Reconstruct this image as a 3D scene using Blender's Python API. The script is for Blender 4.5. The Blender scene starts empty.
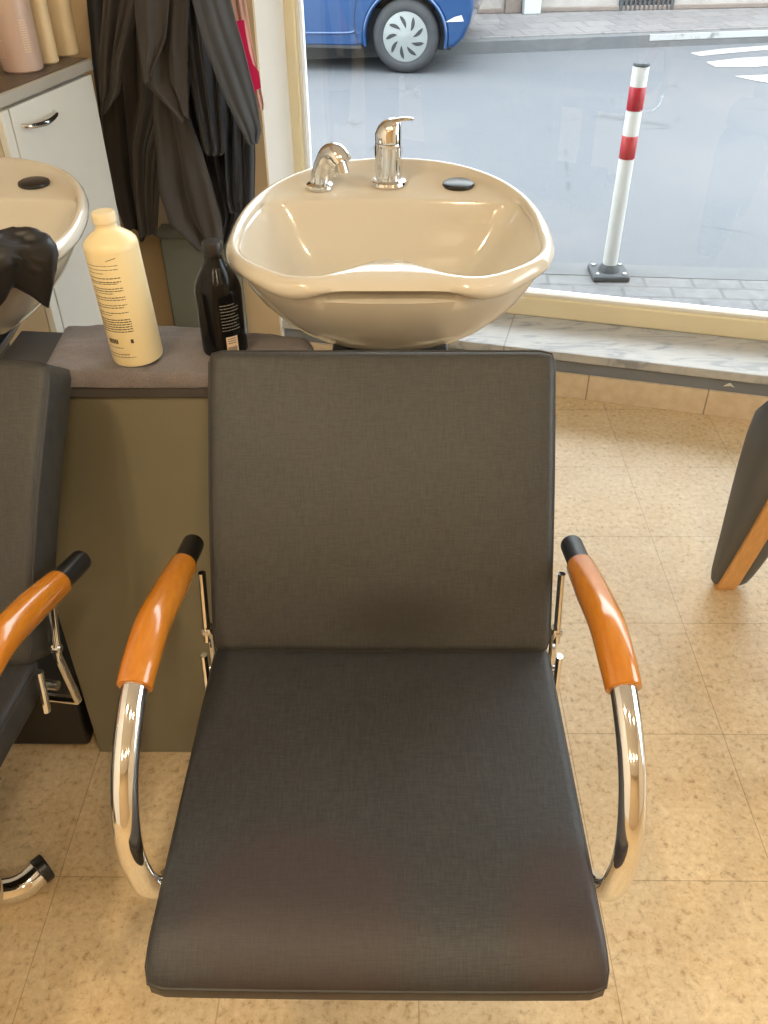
import bpy, bmesh, math, random
from mathutils import Vector, Matrix, noise
random.seed(7)
PI = math.pi
SC = bpy.context.scene
COL = SC.collection
R = math.radians

# ------------------------------------------------------------------ camera
H = 1.5
FPX = 872.0
PITCH, ROLL, YAW = R(38.05), R(0.43), R(-0.85)
FW = Vector((math.sin(YAW)*math.cos(PITCH), math.cos(YAW)*math.cos(PITCH), -math.sin(PITCH)))
RT0 = Vector((math.cos(YAW), -math.sin(YAW), 0))
DN0 = FW.cross(RT0)
RT = math.cos(ROLL)*RT0 + math.sin(ROLL)*DN0
DN = -math.sin(ROLL)*RT0 + math.cos(ROLL)*DN0
CAM = Vector((0, 0, H))
cd = bpy.data.cameras.new('camera'); cam = bpy.data.objects.new('camera', cd); COL.objects.link(cam)
UP = -DN; BK = -FW
cam.matrix_world = Matrix(((RT.x, UP.x, BK.x, 0), (RT.y, UP.y, BK.y, 0), (RT.z, UP.z, BK.z, H), (0, 0, 0, 1)))
cd.sensor_fit = 'VERTICAL'; cd.sensor_height = 36.0; cd.lens = FPX/1024*36.0
cd.clip_start = 0.02; cd.clip_end = 200
SC.camera = cam

def ray(u, v): return RT*((u-384)/FPX) + DN*((v-512)/FPX) + FW
def at_y(u, v, y): d = ray(u, v); return CAM + d*(y/d.y)
def at_z(u, v, z): d = ray(u, v); return CAM + d*((z-H)/d.z)

# ------------------------------------------------------------------ materials
def srgb(r, g, b):
    f = lambda c: (c/255/12.92) if c/255 <= 0.04045 else ((c/255+0.055)/1.055)**2.4
    return (f(r), f(g), f(b), 1)

class NT:
    def __init__(s, name):
        s.m = bpy.data.materials.new(name); s.m.use_nodes = True
        s.t = s.m.node_tree; s.n = s.t.nodes; s.n.clear()
        s.out = s.n.new('ShaderNodeOutputMaterial')
        s.p = s.n.new('ShaderNodeBsdfPrincipled'); s.l(s.p.outputs[0], s.out.inputs[0])
        s._co = None
    def l(s, a, b): s.t.links.new(a, b)
    def co(s, kind='Object'):
        c = s.n.new('ShaderNodeTexCoord'); return c.outputs[kind]
    def pos(s): return s.n.new('ShaderNodeNewGeometry').outputs['Position']
    def mapping(s, vec, loc=(0,0,0), rot=(0,0,0), scale=(1,1,1)):
        m = s.n.new('ShaderNodeMapping'); s.l(vec, m.inputs[0])
        m.inputs['Location'].default_value = loc; m.inputs['Rotation'].default_value = rot; m.inputs['Scale'].default_value = scale
        return m.outputs[0]
    def noise(s, vec, scale, detail=4, rough=.55, dist=0):
        k = s.n.new('ShaderNodeTexNoise'); s.l(vec, k.inputs['Vector'])
        k.inputs['Scale'].default_value = scale; k.inputs['Detail'].default_value = detail
        k.inputs['Roughness'].default_value = rough; k.inputs['Distortion'].default_value = dist
        return k.outputs['Fac']
    def ramp(s, fac, stops, interp='LINEAR'):
        r = s.n.new('ShaderNodeValToRGB'); s.l(fac, r.inputs[0]); r.color_ramp.interpolation = interp
        e = r.color_ramp.elements
        while len(e) < len(stops): e.new(0.5)
        for x, (p, c) in zip(e, stops): x.position = p; x.color = c if len(c) == 4 else (*c, 1)
        return r.outputs[0]
    def mix(s, fac, a, b, mode='MIX'):
        m = s.n.new('ShaderNodeMix'); m.data_type = 'RGBA'; m.blend_type = mode
        for sock, v in ((m.inputs[0], fac), (m.inputs[6], a), (m.inputs[7], b)):
            if hasattr(v, 'is_linked'): s.l(v, sock)
            else: sock.default_value = v
        return m.outputs[2]
    def math(s, op, a, b=0.0):
        m = s.n.new('ShaderNodeMath'); m.operation = op
        for sock, v in ((m.inputs[0], a), (m.inputs[1], b)):
            if hasattr(v, 'is_linked'): s.l(v, sock)
            else: sock.default_value = v
        return m.outputs[0]
    def bump(s, h, strength=.2, dist=.001):
        b = s.n.new('ShaderNodeBump'); b.inputs['Strength'].default_value = strength; b.inputs['Distance'].default_value = dist
        s.l(h, b.inputs['Height']); s.l(b.outputs[0], s.p.inputs['Normal'])
    def set(s, **k):
        for n, v in k.items():
            i = s.p.inputs[n.replace('_', ' ')]
            if hasattr(v, 'is_linked'): s.l(v, i)
            else: i.default_value = v
        return s

def mat(name, col, rough=.5, metal=0., var=.08, nscale=12., bump=0., bscale=200., coat=0., spec=.5, sheen=0.):
    t = NT(name)
    c = col if len(col) == 4 else (*col, 1)
    co = t.co()
    n = t.noise(co, nscale)
    lo = tuple(x*(1-var) for x in c[:3]) + (1,); hi = tuple(min(1, x*(1+var)) for x in c[:3]) + (1,)
    t.set(Base_Color=t.ramp(n, [(.3, lo), (.7, hi)]), Roughness=rough, Metallic=metal)
    t.p.inputs['Coat Weight'].default_value = coat
    t.p.inputs['Coat Roughness'].default_value = .05
    t.p.inputs['Specular IOR Level'].default_value = spec
    t.p.inputs['Sheen Weight'].default_value = sheen
    if bump: t.bump(t.noise(co, bscale, 3), bump, .001)
    return t.m

M = {}
M['chrome'] = mat('chrome', (.80, .80, .79), .07, 1., .02)
M['steel'] = mat('brushed_steel', (.62, .62, .61), .25, 1., .04)
M['black_plastic'] = mat('black_plastic', (.012, .012, .013), .35, 0, .1)
M['black_paint'] = mat('black_paint', (.016, .015, .014), .4, 0, .15)
M['ceramic'] = mat('cream_ceramic', srgb(212, 205, 190), .12, 0, .02, 3, coat=.5)
M['bottle_white'] = mat('cream_bottle', srgb(238, 222, 176), .35, 0, .02, 6)
M['bottle_cap'] = mat('frosted_bottle_neck', srgb(232, 218, 182), .4, 0, .02, 6)
M['print'] = mat('print_dark', srgb(58, 50, 42), .6, 0, .05)
M['print_pale'] = mat('print_pale', srgb(150, 145, 135), .6, 0, .05)
M['sticker'] = mat('sticker_paper', srgb(225, 200, 170), .6, 0, .03)
M['bottle_black'] = mat('black_bottle', (.006, .006, .007), .16, 0, .1, spec=.22)
M['bottle_pink'] = mat('taupe_bottle', srgb(196, 172, 158), .35, 0, .03)
M['bottle_cream'] = mat('cream_tube', srgb(222, 200, 158), .4, 0, .03)
M['rose'] = mat('rose_plastic', srgb(214, 130, 130), .4, 0, .03)
M['cab_white'] = mat('cabinet_white', srgb(226, 228, 224), .35, 0, .015)
M['cab_top'] = mat('cabinet_top_dark', srgb(88, 78, 72), .4, 0, .15, 40)
M['cab_edge'] = mat('cabinet_edge_grey', srgb(190, 186, 178), .35, .2, .03)
M['wall_beige'] = mat('wall_beige', srgb(205, 180, 142), .8, 0, .03, 5, .15, 120)
M['wall_white'] = mat('wall_white', srgb(240, 238, 232), .7, 0, .015, 5, .1, 120)
M['wall_grey'] = mat('wall_grey_paint', srgb(130, 137, 146), .55, 0, .06, 9)
M['frame_cream'] = mat('window_frame_cream', srgb(242, 230, 194), .35, 0, .02)
M['bead_white'] = mat('glazing_bead_white', srgb(240, 240, 235), .4, 0, .02)
M['plastic_grey'] = mat('grey_green_plastic', srgb(112, 114, 104), .5, 0, .06)
M['cape_brown'] = mat('cape_charcoal_brown', srgb(64, 60, 58), .75, 0, .1, 8, .3, 500, sheen=.1)
M['cape_navy'] = mat('cape_black_navy', srgb(32, 36, 46), .6, 0, .12, 8, .3, 500, sheen=.15)
M['cape_slate'] = mat('cape_slate_grey', srgb(70, 76, 86), .6, 0, .08, 8, .3, 500, sheen=.1)
M['cloth_black'] = mat('black_satin', (.016, .016, .018), .42, 0, .2, 30, .3, 400, spec=.5)
M['pier'] = mat('counter_top_grey', srgb(74, 72, 72), .5, 0, .08)
M['tyre'] = mat('tyre_rubber', srgb(44, 46, 49), .8, 0, .1)
M['hubcap'] = mat('hubcap_silver', srgb(129, 134, 134), .35, .3, .03)
M['dark'] = mat('dark_recess', srgb(34, 36, 40), .7, 0, .1)
M['car_glass'] = mat('car_glass_dark', (.02, .025, .03), .05, 0, .05)
M['lamp_red'] = mat('tail_lamp_red', srgb(150, 16, 20), .2, 0, .05)
M['reflector'] = mat('reflector_pale', srgb(184, 187, 190), .2, 0, .03)
M['bollard_white'] = mat('bollard_white', srgb(174, 174, 171), .45, 0, .03)
M['bollard_red'] = mat('bollard_red', srgb(146, 8, 28), .45, 0, .05)
M['rubber_grey'] = mat('rubber_grey', srgb(47, 53, 58), .7, 0, .12, 30)
M['door_white'] = mat('pilaster_white', srgb(155, 159, 160), .6, 0, .02)
M['brown_strip'] = mat('brown_pilaster', srgb(99, 89, 83), .8, 0, .1)
M['cabinet_side'] = mat('cabinet_side_beige', srgb(200, 190, 170), .5, 0, .03)
M['red_print'] = mat('red_print', srgb(250, 40, 112), .6, 0, .05)
M['pink_cloth'] = mat('pale_pink_cloth', srgb(232, 196, 186), .7, 0, .04)

def m_uphol(lo=(43, 45, 48), hi=(49, 50, 53)):
    t = NT('dark_grey_vinyl')
    co = t.co()
    n1 = t.noise(co, 5, 3); n2 = t.noise(co, 420, 2)
    w = t.noise(t.mapping(co, scale=(700, 50, 50)), 1, 2)
    w2 = t.noise(t.mapping(co, scale=(50, 700, 700)), 1, 2)
    base = t.ramp(n1, [(.3, srgb(*lo)), (.7, srgb(*hi))])
    weave = t.math('ADD', t.math('MULTIPLY', w, .5), t.math('MULTIPLY', w2, .5))
    base = t.mix(.34, base, t.ramp(weave, [(.35, (.008, .008, .008)), (.65, (.07, .07, .068))]))
    t.set(Base_Color=base, Roughness=.5)
    t.p.inputs['Specular IOR Level'].default_value = .4
    t.bump(t.math('ADD', weave, t.math('MULTIPLY', n2, .4)), .25, .0006)
    return t
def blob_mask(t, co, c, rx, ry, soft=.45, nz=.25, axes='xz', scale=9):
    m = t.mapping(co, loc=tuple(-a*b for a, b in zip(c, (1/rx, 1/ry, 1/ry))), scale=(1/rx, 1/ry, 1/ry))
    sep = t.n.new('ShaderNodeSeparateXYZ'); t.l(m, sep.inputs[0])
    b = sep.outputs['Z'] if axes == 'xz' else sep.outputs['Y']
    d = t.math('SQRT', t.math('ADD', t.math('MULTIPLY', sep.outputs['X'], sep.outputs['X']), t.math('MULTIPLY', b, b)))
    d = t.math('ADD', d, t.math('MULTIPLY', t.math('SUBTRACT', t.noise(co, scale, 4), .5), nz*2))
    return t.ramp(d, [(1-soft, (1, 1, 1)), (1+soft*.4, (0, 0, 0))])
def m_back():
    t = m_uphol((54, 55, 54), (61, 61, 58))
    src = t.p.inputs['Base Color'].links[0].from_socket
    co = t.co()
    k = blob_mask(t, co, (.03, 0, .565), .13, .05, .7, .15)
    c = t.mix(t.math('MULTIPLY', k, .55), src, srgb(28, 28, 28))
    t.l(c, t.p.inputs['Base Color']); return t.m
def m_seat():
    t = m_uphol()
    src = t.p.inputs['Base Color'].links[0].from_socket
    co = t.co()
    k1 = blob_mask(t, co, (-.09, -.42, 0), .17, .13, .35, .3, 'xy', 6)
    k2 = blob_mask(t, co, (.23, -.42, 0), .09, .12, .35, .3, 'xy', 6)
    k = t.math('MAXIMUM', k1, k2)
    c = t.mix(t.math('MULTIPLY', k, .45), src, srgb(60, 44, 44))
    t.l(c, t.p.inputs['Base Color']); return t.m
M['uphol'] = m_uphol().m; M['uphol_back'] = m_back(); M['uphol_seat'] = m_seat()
M['arm_grey'] = mat('grey_leatherette', srgb(92, 95, 100), .5, 0, .05, 8, .15, 300)
M['piping'] = mat('upholstery_piping', srgb(44, 43, 42), .5, 0, .1)

def m_wood():
    t = NT('orange_beech_lacquer')
    co = t.co()
    g = t.noise(t.mapping(co, scale=(60, 10, 60)), 2.2, 4, .6, .6)
    t.set(Base_Color=t.ramp(g, [(.2, srgb(182, 108, 24)), (.8, srgb(200, 128, 36))]), Roughness=.25)
    t.p.inputs['Coat Weight'].default_value = .8; t.p.inputs['Coat Roughness'].default_value = .06
    return t.m
M['wood'] = m_wood()
def m_woodmat():
    t = NT('beech_strip')
    co = t.co()
    g = t.noise(t.mapping(co, scale=(40, 40, 5)), 2.5, 4, .6, .5)
    t.set(Base_Color=t.ramp(g, [(.25, srgb(216, 160, 96)), (.75, srgb(234, 184, 120))]), Roughness=.4)
    return t.m
M['wood_strip'] = m_woodmat()

TILE = .325; TX0, TY0 = .041, 1.161
def m_floor():
    t = NT('cream_terrazzo_tiles')
    p = t.pos()
    b = t.n.new('ShaderNodeTexBrick')
    t.l(t.mapping(p, loc=(-TX0, -TY0, 0)), b.inputs['Vector'])
    b.offset = 0; b.squash = 1
    for k, v in (('Scale', 1), ('Brick Width', TILE), ('Row Height', TILE), ('Mortar Size', .0012), ('Mortar Smooth', .3)): b.inputs[k].default_value = v
    b.inputs['Color1'].default_value = (1, 1, 1, 1); b.inputs['Color2'].default_value = (.93, .93, .93, 1); b.inputs['Mortar'].default_value = (.64, .61, .57, 1)
    n1 = t.noise(p, 70, 6, .7, .3); n2 = t.noise(p, 9, 3); n3 = t.noise(p, 130, 3)
    c = t.ramp(n1, [(.31, srgb(146, 116, 82)), (.44, srgb(205, 178, 136)), (.58, srgb(218, 194, 153)), (.74, srgb(234, 214, 178))])
    c = t.mix(.25, c, t.ramp(n2, [(.35, srgb(196, 163, 116)), (.65, srgb(228, 208, 172))]))
    c = t.mix(t.ramp(n3, [(.28, (.5, .5, .5)), (.36, (0, 0, 0))]), c, srgb(150, 116, 84))
    c = t.mix(1.0, c, b.outputs['Color'], 'MULTIPLY')
    t.set(Base_Color=c, Roughness=.42)
    t.bump(b.outputs['Fac'], -.15, .001)
    return t.m
M['floor'] = m_floor()
WDIR = Vector((.969, -.247, 0)).normalized(); WN = Vector((-.247, -.969, 0)).normalized()   # along the window wall / into the room
WANG = math.atan2(WDIR.y, WDIR.x)
WB = Vector((.557, 2.556, 0))
def wp(s, d=0, z=0): return WB + WDIR*s - WN*d + Vector((0, 0, z))    # s along wall, d towards the street
def m_skirt():
    t = NT('beige_skirting_tiles')
    p = t.pos()
    q = t.mapping(p, rot=(0, 0, -WANG))
    b = t.n.new('ShaderNodeTexBrick')
    sx = t.n.new('ShaderNodeSeparateXYZ'); t.l(q, sx.inputs[0]); cx = t.n.new('ShaderNodeCombineXYZ')
    t.l(sx.outputs[0], cx.inputs[0]); cx.inputs[1].default_value = .12
    s0 = (Matrix.Rotation(-WANG, 3, 'Z') @ wp(.085)).x
    t.l(t.mapping(cx.outputs[0], loc=(-s0, 0, 0)), b.inputs['Vector'])
    b.offset = 0
    for k, v in (('Scale', 1), ('Brick Width', .375), ('Row Height', 1), ('Mortar Size', .0025)): b.inputs[k].default_value = v
    b.inputs['Color1'].default_value = (1, 1, 1, 1); b.inputs['Color2'].default_value = (.95, .95, .95, 1); b.inputs['Mortar'].default_value = (.5, .45, .4, 1)
    c = t.ramp(t.noise(p, 30, 5), [(.3, srgb(222, 200, 168)), (.7, srgb(236, 218, 190))])
    t.set(Base_Color=t.mix(1.0, c, b.outputs['Color'], 'MULTIPLY'), Roughness=.4)
    return t.m
M['skirt'] = m_skirt()
def m_marble():
    t = NT('white_marble')
    p = t.pos()
    w = t.noise(t.mapping(p, rot=(0, 0, .6), scale=(3, 12, 3)), 2.2, 6, .6, 1.2)
    c = t.ramp(w, [(.38, srgb(150, 154, 160)), (.47, srgb(184, 186, 188)), (.6, srgb(194, 195, 194))])
    q = t.mapping(p, rot=(0, 0, -WANG)); sx = t.n.new('ShaderNodeSeparateXYZ'); t.l(q, sx.inputs[0])
    s0 = (Matrix.Rotation(-WANG, 3, 'Z') @ wp(-.2)).x
    d = t.math('ABSOLUTE', t.math('SUBTRACT', sx.outputs[0], s0))
    c = t.mix(t.ramp(d, [(.0, (1, 1, 1)), (.003, (0, 0, 0))]), c, srgb(140, 132, 124))
    t.set(Base_Color=c, Roughness=.35)
    return t.m
M['marble'] = m_marble()
def m_towel():
    t = NT('grey_towel')
    co = t.co()
    n = t.noise(co, 420, 3); n2 = t.noise(co, 14, 4)
    t.set(Base_Color=t.mix(.4, t.ramp(n2, [(.3, srgb(108, 103, 104)), (.7, srgb(130, 124, 125))]), t.ramp(n, [(.3, srgb(84, 78, 77)), (.7, srgb(140, 130, 127))])), Roughness=.95)
    t.p.inputs['Sheen Weight'].default_value = .1
    t.bump(n, .7, .002)
    return t.m
M['towel'] = m_towel()
def m_panel():
    t = NT('olive_grey_laminate')
    co = t.co()
    t.set(Base_Color=t.ramp(t.noise(co, 4, 3), [(.3, srgb(113, 109, 90)), (.7, srgb(121, 117, 98))]), Roughness=.42)
    return t.m
M['panel'] = m_panel()
def m_asphalt():
    t = NT('asphalt')
    p = t.pos()
    n1 = t.noise(p, 90, 5, .7); n2 = t.noise(p, .55, 4); n3 = t.noise(p, 3.2, 5)
    c = t.ramp(n1, [(.25, srgb(61, 64, 68)), (.75, srgb(82, 85, 90))])
    c = t.mix(t.math('MULTIPLY', t.ramp(n2, [(.48, (0, 0, 0)), (.56, (1, 1, 1))]), .5), c, srgb(81, 81, 84))
    v = t.n.new('ShaderNodeTexVoronoi'); v.feature = 'DISTANCE_TO_EDGE'; v.inputs['Scale'].default_value = .8
    wob = t.mix(.12, p, t.n.new('ShaderNodeTexNoise').outputs['Color'])
    t.l(wob, v.inputs['Vector'])
    crack = t.math('MULTIPLY', t.ramp(v.outputs['Distance'], [(.0, (1, 1, 1)), (.013, (0, 0, 0))]), t.ramp(n3, [(.52, (0, 0, 0)), (.62, (1, 1, 1))]))
    c = t.mix(t.math('MULTIPLY', crack, .6), c, srgb(40, 45, 49))
    t.set(Base_Color=c, Roughness=.85); t.bump(n1, .5, .004)
    return t.m
M['asphalt'] = m_asphalt()
def m_pavers(name, ang, bw, rh, c1, c2, mort):
    t = NT(name)
    p = t.pos()
    b = t.n.new('ShaderNodeTexBrick'); t.l(t.mapping(p, rot=(0, 0, -ang)), b.inputs['Vector'])
    for k, v in (('Scale', 1), ('Brick Width', bw), ('Row Height', rh), ('Mortar Size', .009), ('Mortar Smooth', .2)): b.inputs[k].default_value = v
    b.inputs['Color1'].default_value = c1; b.inputs['Color2'].default_value = c2; b.inputs['Mortar'].default_value = mort
    n = t.noise(p, 14, 5, .65)
    t.set(Base_Color=t.mix(.35, b.outputs['Color'], t.ramp(n, [(.3, srgb(74, 74, 74)), (.7, srgb(121, 121, 121))])), Roughness=.85)
    t.bump(b.outputs['Fac'], -.4, .006)
    return t.m
M['paver_near'] = m_pavers('near_pavers', R(-4), .22, .11, srgb(84, 84, 86), srgb(75, 75, 78), srgb(52, 52, 53))
M['paver_far'] = m_pavers('far_pavers', R(10), .32, .32, srgb(104, 100, 100), srgb(84, 81, 83), srgb(52, 51, 52))
M['gutter'] = mat('gutter_dirt', srgb(38, 37, 36), .9, 0, .35, 14)
M['kerb'] = mat('kerb_stone', srgb(80, 82, 84), .85, 0, .12, 6, .3, 60)
def m_stucco():
    t = NT('pale_stucco')
    p = t.pos()
    n = t.noise(p, 2.5, 6, .7)
    t.set(Base_Color=t.ramp(n, [(.3, srgb(122, 116, 111)), (.6, srgb(140, 136, 132))]), Roughness=.9)
    t.bump(t.noise(p, 50, 4), .4, .01)
    return t.m
M['stucco'] = m_stucco()
def m_paint():
    t = NT('worn_road_paint')
    p = t.pos()
    n = t.noise(t.mapping(p, scale=(1, 2.5, 1)), 6, 6, .75)
    t.set(Base_Color=t.ramp(n, [(.36, srgb(91, 94, 96)), (.44, srgb(137, 139, 139))]), Roughness=.8)
    return t.m
M['road_paint'] = m_paint()
def m_car():
    t = NT('blue_metallic_paint')
    n = t.noise(t.co(), 900, 2)
    t.set(Base_Color=t.ramp(n, [(.3, srgb(8, 46, 88)), (.7, srgb(14, 62, 108))]), Roughness=.3, Metallic=.25)
    t.p.inputs['Coat Weight'].default_value = .9; t.p.inputs['Coat Roughness'].default_value = .06
    return t.m
M['car'] = m_car()
def m_glass():
    t = NT('clear_window_glass')
    t.n.remove(t.p)
    tr = t.n.new('ShaderNodeBsdfTransparent'); tr.inputs[0].default_value = (.97, .985, .98, 1)
    gl = t.n.new('ShaderNodeBsdfGlossy'); gl.inputs['Roughness'].default_value = .01
    fr = t.n.new('ShaderNodeFresnel'); fr.inputs[0].default_value = 1.45
    mx = t.n.new('ShaderNodeMixShader')
    t.l(fr.outputs[0], mx.inputs[0]); t.l(tr.outputs[0], mx.inputs[1]); t.l(gl.outputs[0], mx.inputs[2]); t.l(mx.outputs[0], t.out.inputs[0])
    return t.m
M['glass'] = m_glass()
def m_emit(name, c, s):
    t = NT(name); t.set(Base_Color=(.9, .9, .9, 1), Roughness=.5)
    t.p.inputs['Emission Color'].default_value = c; t.p.inputs['Emission Strength'].default_value = s
    return t.m
M['lamp'] = m_emit('lamp_diffuser', (1, .78, .46, 1), 9)

# ------------------------------------------------------------------ mesh helpers (world coordinates; parent offset subtracted)
class MB:
    def __init__(s): s.v = []; s.f = []
    def add(s, vs, fs):
        b = len(s.v); s.v += [tuple(x) for x in vs]; s.f += [tuple(b+i for i in f) for f in fs]; return s
    def box(s, x0, x1, y0, y1, z0, z1):
        return s.add([(x0,y0,z0),(x1,y0,z0),(x1,y1,z0),(x0,y1,z0),(x0,y0,z1),(x1,y0,z1),(x1,y1,z1),(x0,y1,z1)],
                     [(0,3,2,1),(4,5,6,7),(0,1,5,4),(1,2,6,5),(2,3,7,6),(3,0,4,7)])
    def hexa(s, a):   # eight corners: bottom ring then top ring, counter-clockwise from above
        return s.add(a, [(0,3,2,1),(4,5,6,7),(0,1,5,4),(1,2,6,5),(2,3,7,6),(3,0,4,7)])
    def obox(s, o, dx, dy, x0, x1, y0, y1, z0, z1):
        c = [(x0,y0),(x1,y0),(x1,y1),(x0,y1)]
        pts = [o + dx*a + dy*b + Vector((0,0,z)) for z in (z0, z1) for a, b in c]
        return s.hexa(pts)
    def grid(s, rows, close_u=False, cap0=False, cap1=False):
        n = len(rows[0]); b = len(s.v)
        for r in rows: s.v += [tuple(p) for p in r]
        for i in range(len(rows)-1):
            for j in range(n if close_u else n-1):
                k = (j+1) % n
                s.f.append((b+i*n+j, b+i*n+k, b+(i+1)*n+k, b+(i+1)*n+j))
        if cap0: s.f.append(tuple(b+j for j in reversed(range(n))))
        if cap1: s.f.append(tuple(b+(len(rows)-1)*n+j for j in range(n)))
        return s
    def lathe(s, prof, c=(0,0,0), n=40, axis=None):
        # prof: (radius, height); axis: optional rotation matrix
        rows = []
        for r, h in prof:
            row = []
            for j in range(n):
                a = 2*PI*j/n; p = Vector((r*math.cos(a), r*math.sin(a), h))
                if axis: p = axis @ p
                row.append(Vector(c)+p)
            rows.append(row)
        return s.grid(rows, True, True, True)
    def tube(s, pts, rad, n=16, smooth=6, flat=None):
        P = [Vector(p) for p in pts]
        rr = rad if isinstance(rad, (list, tuple)) else [rad]*len(P)
        if smooth > 1 and len(P) > 2:
            Q, q = [], []
            for i in range(len(P)-1):
                p0 = P[max(i-1,0)]; p1 = P[i]; p2 = P[i+1]; p3 = P[min(i+2,len(P)-1)]
                for k in range(smooth):
                    t = k/smooth
                    Q.append(.5*((2*p1)+(p2-p0)*t+(2*p0-5*p1+4*p2-p3)*t*t+(3*p1-p0-3*p2+p3)*t**3)); q.append(rr[i]*(1-t)+rr[i+1]*t)
            Q.append(P[-1]); q.append(rr[-1]); P, rr = Q, q
        T = [(P[min(i+1,len(P)-1)]-P[max(i-1,0)]).normalized() for i in range(len(P))]
        ref = Vector((0,0,1)) if abs(T[0].z) < .9 else Vector((1,0,0))
        nrm = (ref - T[0]*ref.dot(T[0])).normalized()
        rows = []
        for i, p in enumerate(P):
            nrm = (nrm - T[i]*nrm.dot(T[i])).normalized(); bi = T[i].cross(nrm)
            fx, fy = flat or (1, 1)
            rows.append([p + nrm*rr[i]*fx*math.cos(2*PI*j/n) + bi*rr[i]*fy*math.sin(2*PI*j/n) for j in range(n)])
        return s.grid(rows, True, True, True)
    def prism(s, poly, fn0, fn1):
        n = len(poly); b = len(s.v)
        s.v += [tuple(fn0(p)) for p in poly] + [tuple(fn1(p)) for p in poly]
        s.f.append(tuple(b+i for i in reversed(range(n)))); s.f.append(tuple(b+n+i for i in range(n)))
        for i in range(n):
            k = (i+1) % n; s.f.append((b+i, b+k, b+n+k, b+n+i))
        return s
    def build(s, name, m, parent=None, bevel=0., seg=3, smooth=True, subsurf=0, solid=0., local=False, angle=40):
        me = bpy.data.meshes.new(name)
        off = Vector((0,0,0))
        q = parent
        while q is not None and not local: off += q.location; q = q.parent
        me.from_pydata([tuple(Vector(v)-off) for v in s.v], [], s.f)
        bm = bmesh.new(); bm.from_mesh(me); bmesh.ops.recalc_face_normals(bm, faces=bm.faces); bm.to_mesh(me); bm.free()
        me.materials.append(m)
        o = bpy.data.objects.new(name, me); COL.objects.link(o)
        if parent: o.parent = parent
        if solid:
            d = o.modifiers.new('solid', 'SOLIDIFY'); d.thickness = solid; d.offset = 0
        if bevel:
            d = o.modifiers.new('bevel', 'BEVEL'); d.width = bevel; d.segments = seg; d.limit_method = 'ANGLE'; d.angle_limit = R(35)
        if subsurf:
            d = o.modifiers.new('sub', 'SUBSURF'); d.levels = subsurf; d.render_levels = subsurf
        if smooth:
            for p in me.polygons: p.use_smooth = True
            try: me.set_sharp_from_angle(angle=R(angle))
            except Exception: pass
        return o

def thing(name, label, cat, loc=(0,0,0), group=None):
    o = bpy.data.objects.new(name, None); COL.objects.link(o); o.location = loc
    o.empty_display_size = .05
    return tag(o, label, cat, group)
def tag(o, label=None, cat=None, group=None, kind=None):
    if label: o['label'] = label
    if cat: o['category'] = cat
    if group: o['group'] = group
    if kind: o['kind'] = kind
    return o
def struct(o): o['kind'] = 'structure'; return o
def copy_tree(o, loc=None, parent=None):
    c = o.copy(); COL.objects.link(c)
    c.parent = parent
    if loc is not None: c.location = loc
    for ch in list(o.children): copy_tree(ch, None, c)
    return c
def recenter(o):       # a single-mesh thing: put the origin at the middle of its base
    vs = [v.co.copy() for v in o.data.vertices]
    c = Vector((sum(v.x for v in vs)/len(vs), sum(v.y for v in vs)/len(vs), min(v.z for v in vs)))
    o.data.transform(Matrix.Translation(-c)); o.location = o.location + c
    return o

# ------------------------------------------------------------------ the room
CEIL = 2.75
XL, XR, YF, YB = -1.75, 2.9, -2.6, 2.74
m = MB()
corner = Vector((-.392, YB, 0))
flo = MB().add([(XL-.1, YF-.1, 0), (XR+.1, YF-.1, 0), (XR+.1, 2.0, 0), tuple(wp(2.4, .02)), tuple(wp(-1.0, .02)), (XL-.1, 2.85, 0)], [(0,1,2,3,4,5)])
b = len(flo.v); flo.add([(v[0], v[1], -.08) for v in flo.v], [(5,4,3,2,1,0)])
for i in range(6): flo.f.append((i, (i+1) % 6, 6+(i+1) % 6, 6+i))
struct(flo.build('floor', M['floor'], smooth=False))
struct(MB().box(XL-.1, XR+.1, YF-.1, 3.3, CEIL, CEIL+.12).build('ceiling', M['wall_white'], smooth=False))
struct(MB().box(XL-.12, XL, YF, YB+.12, 0, CEIL).build('wall_left', M['wall_white'], smooth=False))
wr = MB().box(XR, XR+.12, YF, .3, 0, CEIL).box(XR, XR+.12, 2.0, 2.2, 0, CEIL).box(XR, XR+.12, .3, 2.0, 0, .3).box(XR, XR+.12, .3, 2.0, 2.42, CEIL)
struct(wr.build('wall_right', M['wall_white'], smooth=False))
win_added = thing('added_window', None, None, (XR+.06, .8, .3)); struct(win_added)  # window added out of view to bring more daylight onto floor and chairs
fr2 = MB().box(XR+.03, XR+.09, .3, 2.0, .3, .36).box(XR+.03, XR+.09, .3, 2.0, 2.36, 2.42).box(XR+.03, XR+.09, .3, .36, .36, 2.36).box(XR+.03, XR+.09, 1.94, 2.0, .36, 2.36)
fr2.build('window_frame', M['frame_cream'], win_added, bevel=.004)
MB().box(XR+.056, XR+.062, .36, 1.94, .36, 2.36).build('pane', M['glass'], win_added, smooth=False)
struct(MB().box(XL-.12, XR+.12, YF-.12, YF, 0, CEIL).build('wall_front', M['wall_beige'], smooth=False))
struct(MB().box(XL-.12, corner.x-.06, YB, YB+.1, 0, CEIL).build('wall_back', M['wall_beige'], smooth=False))
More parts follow.
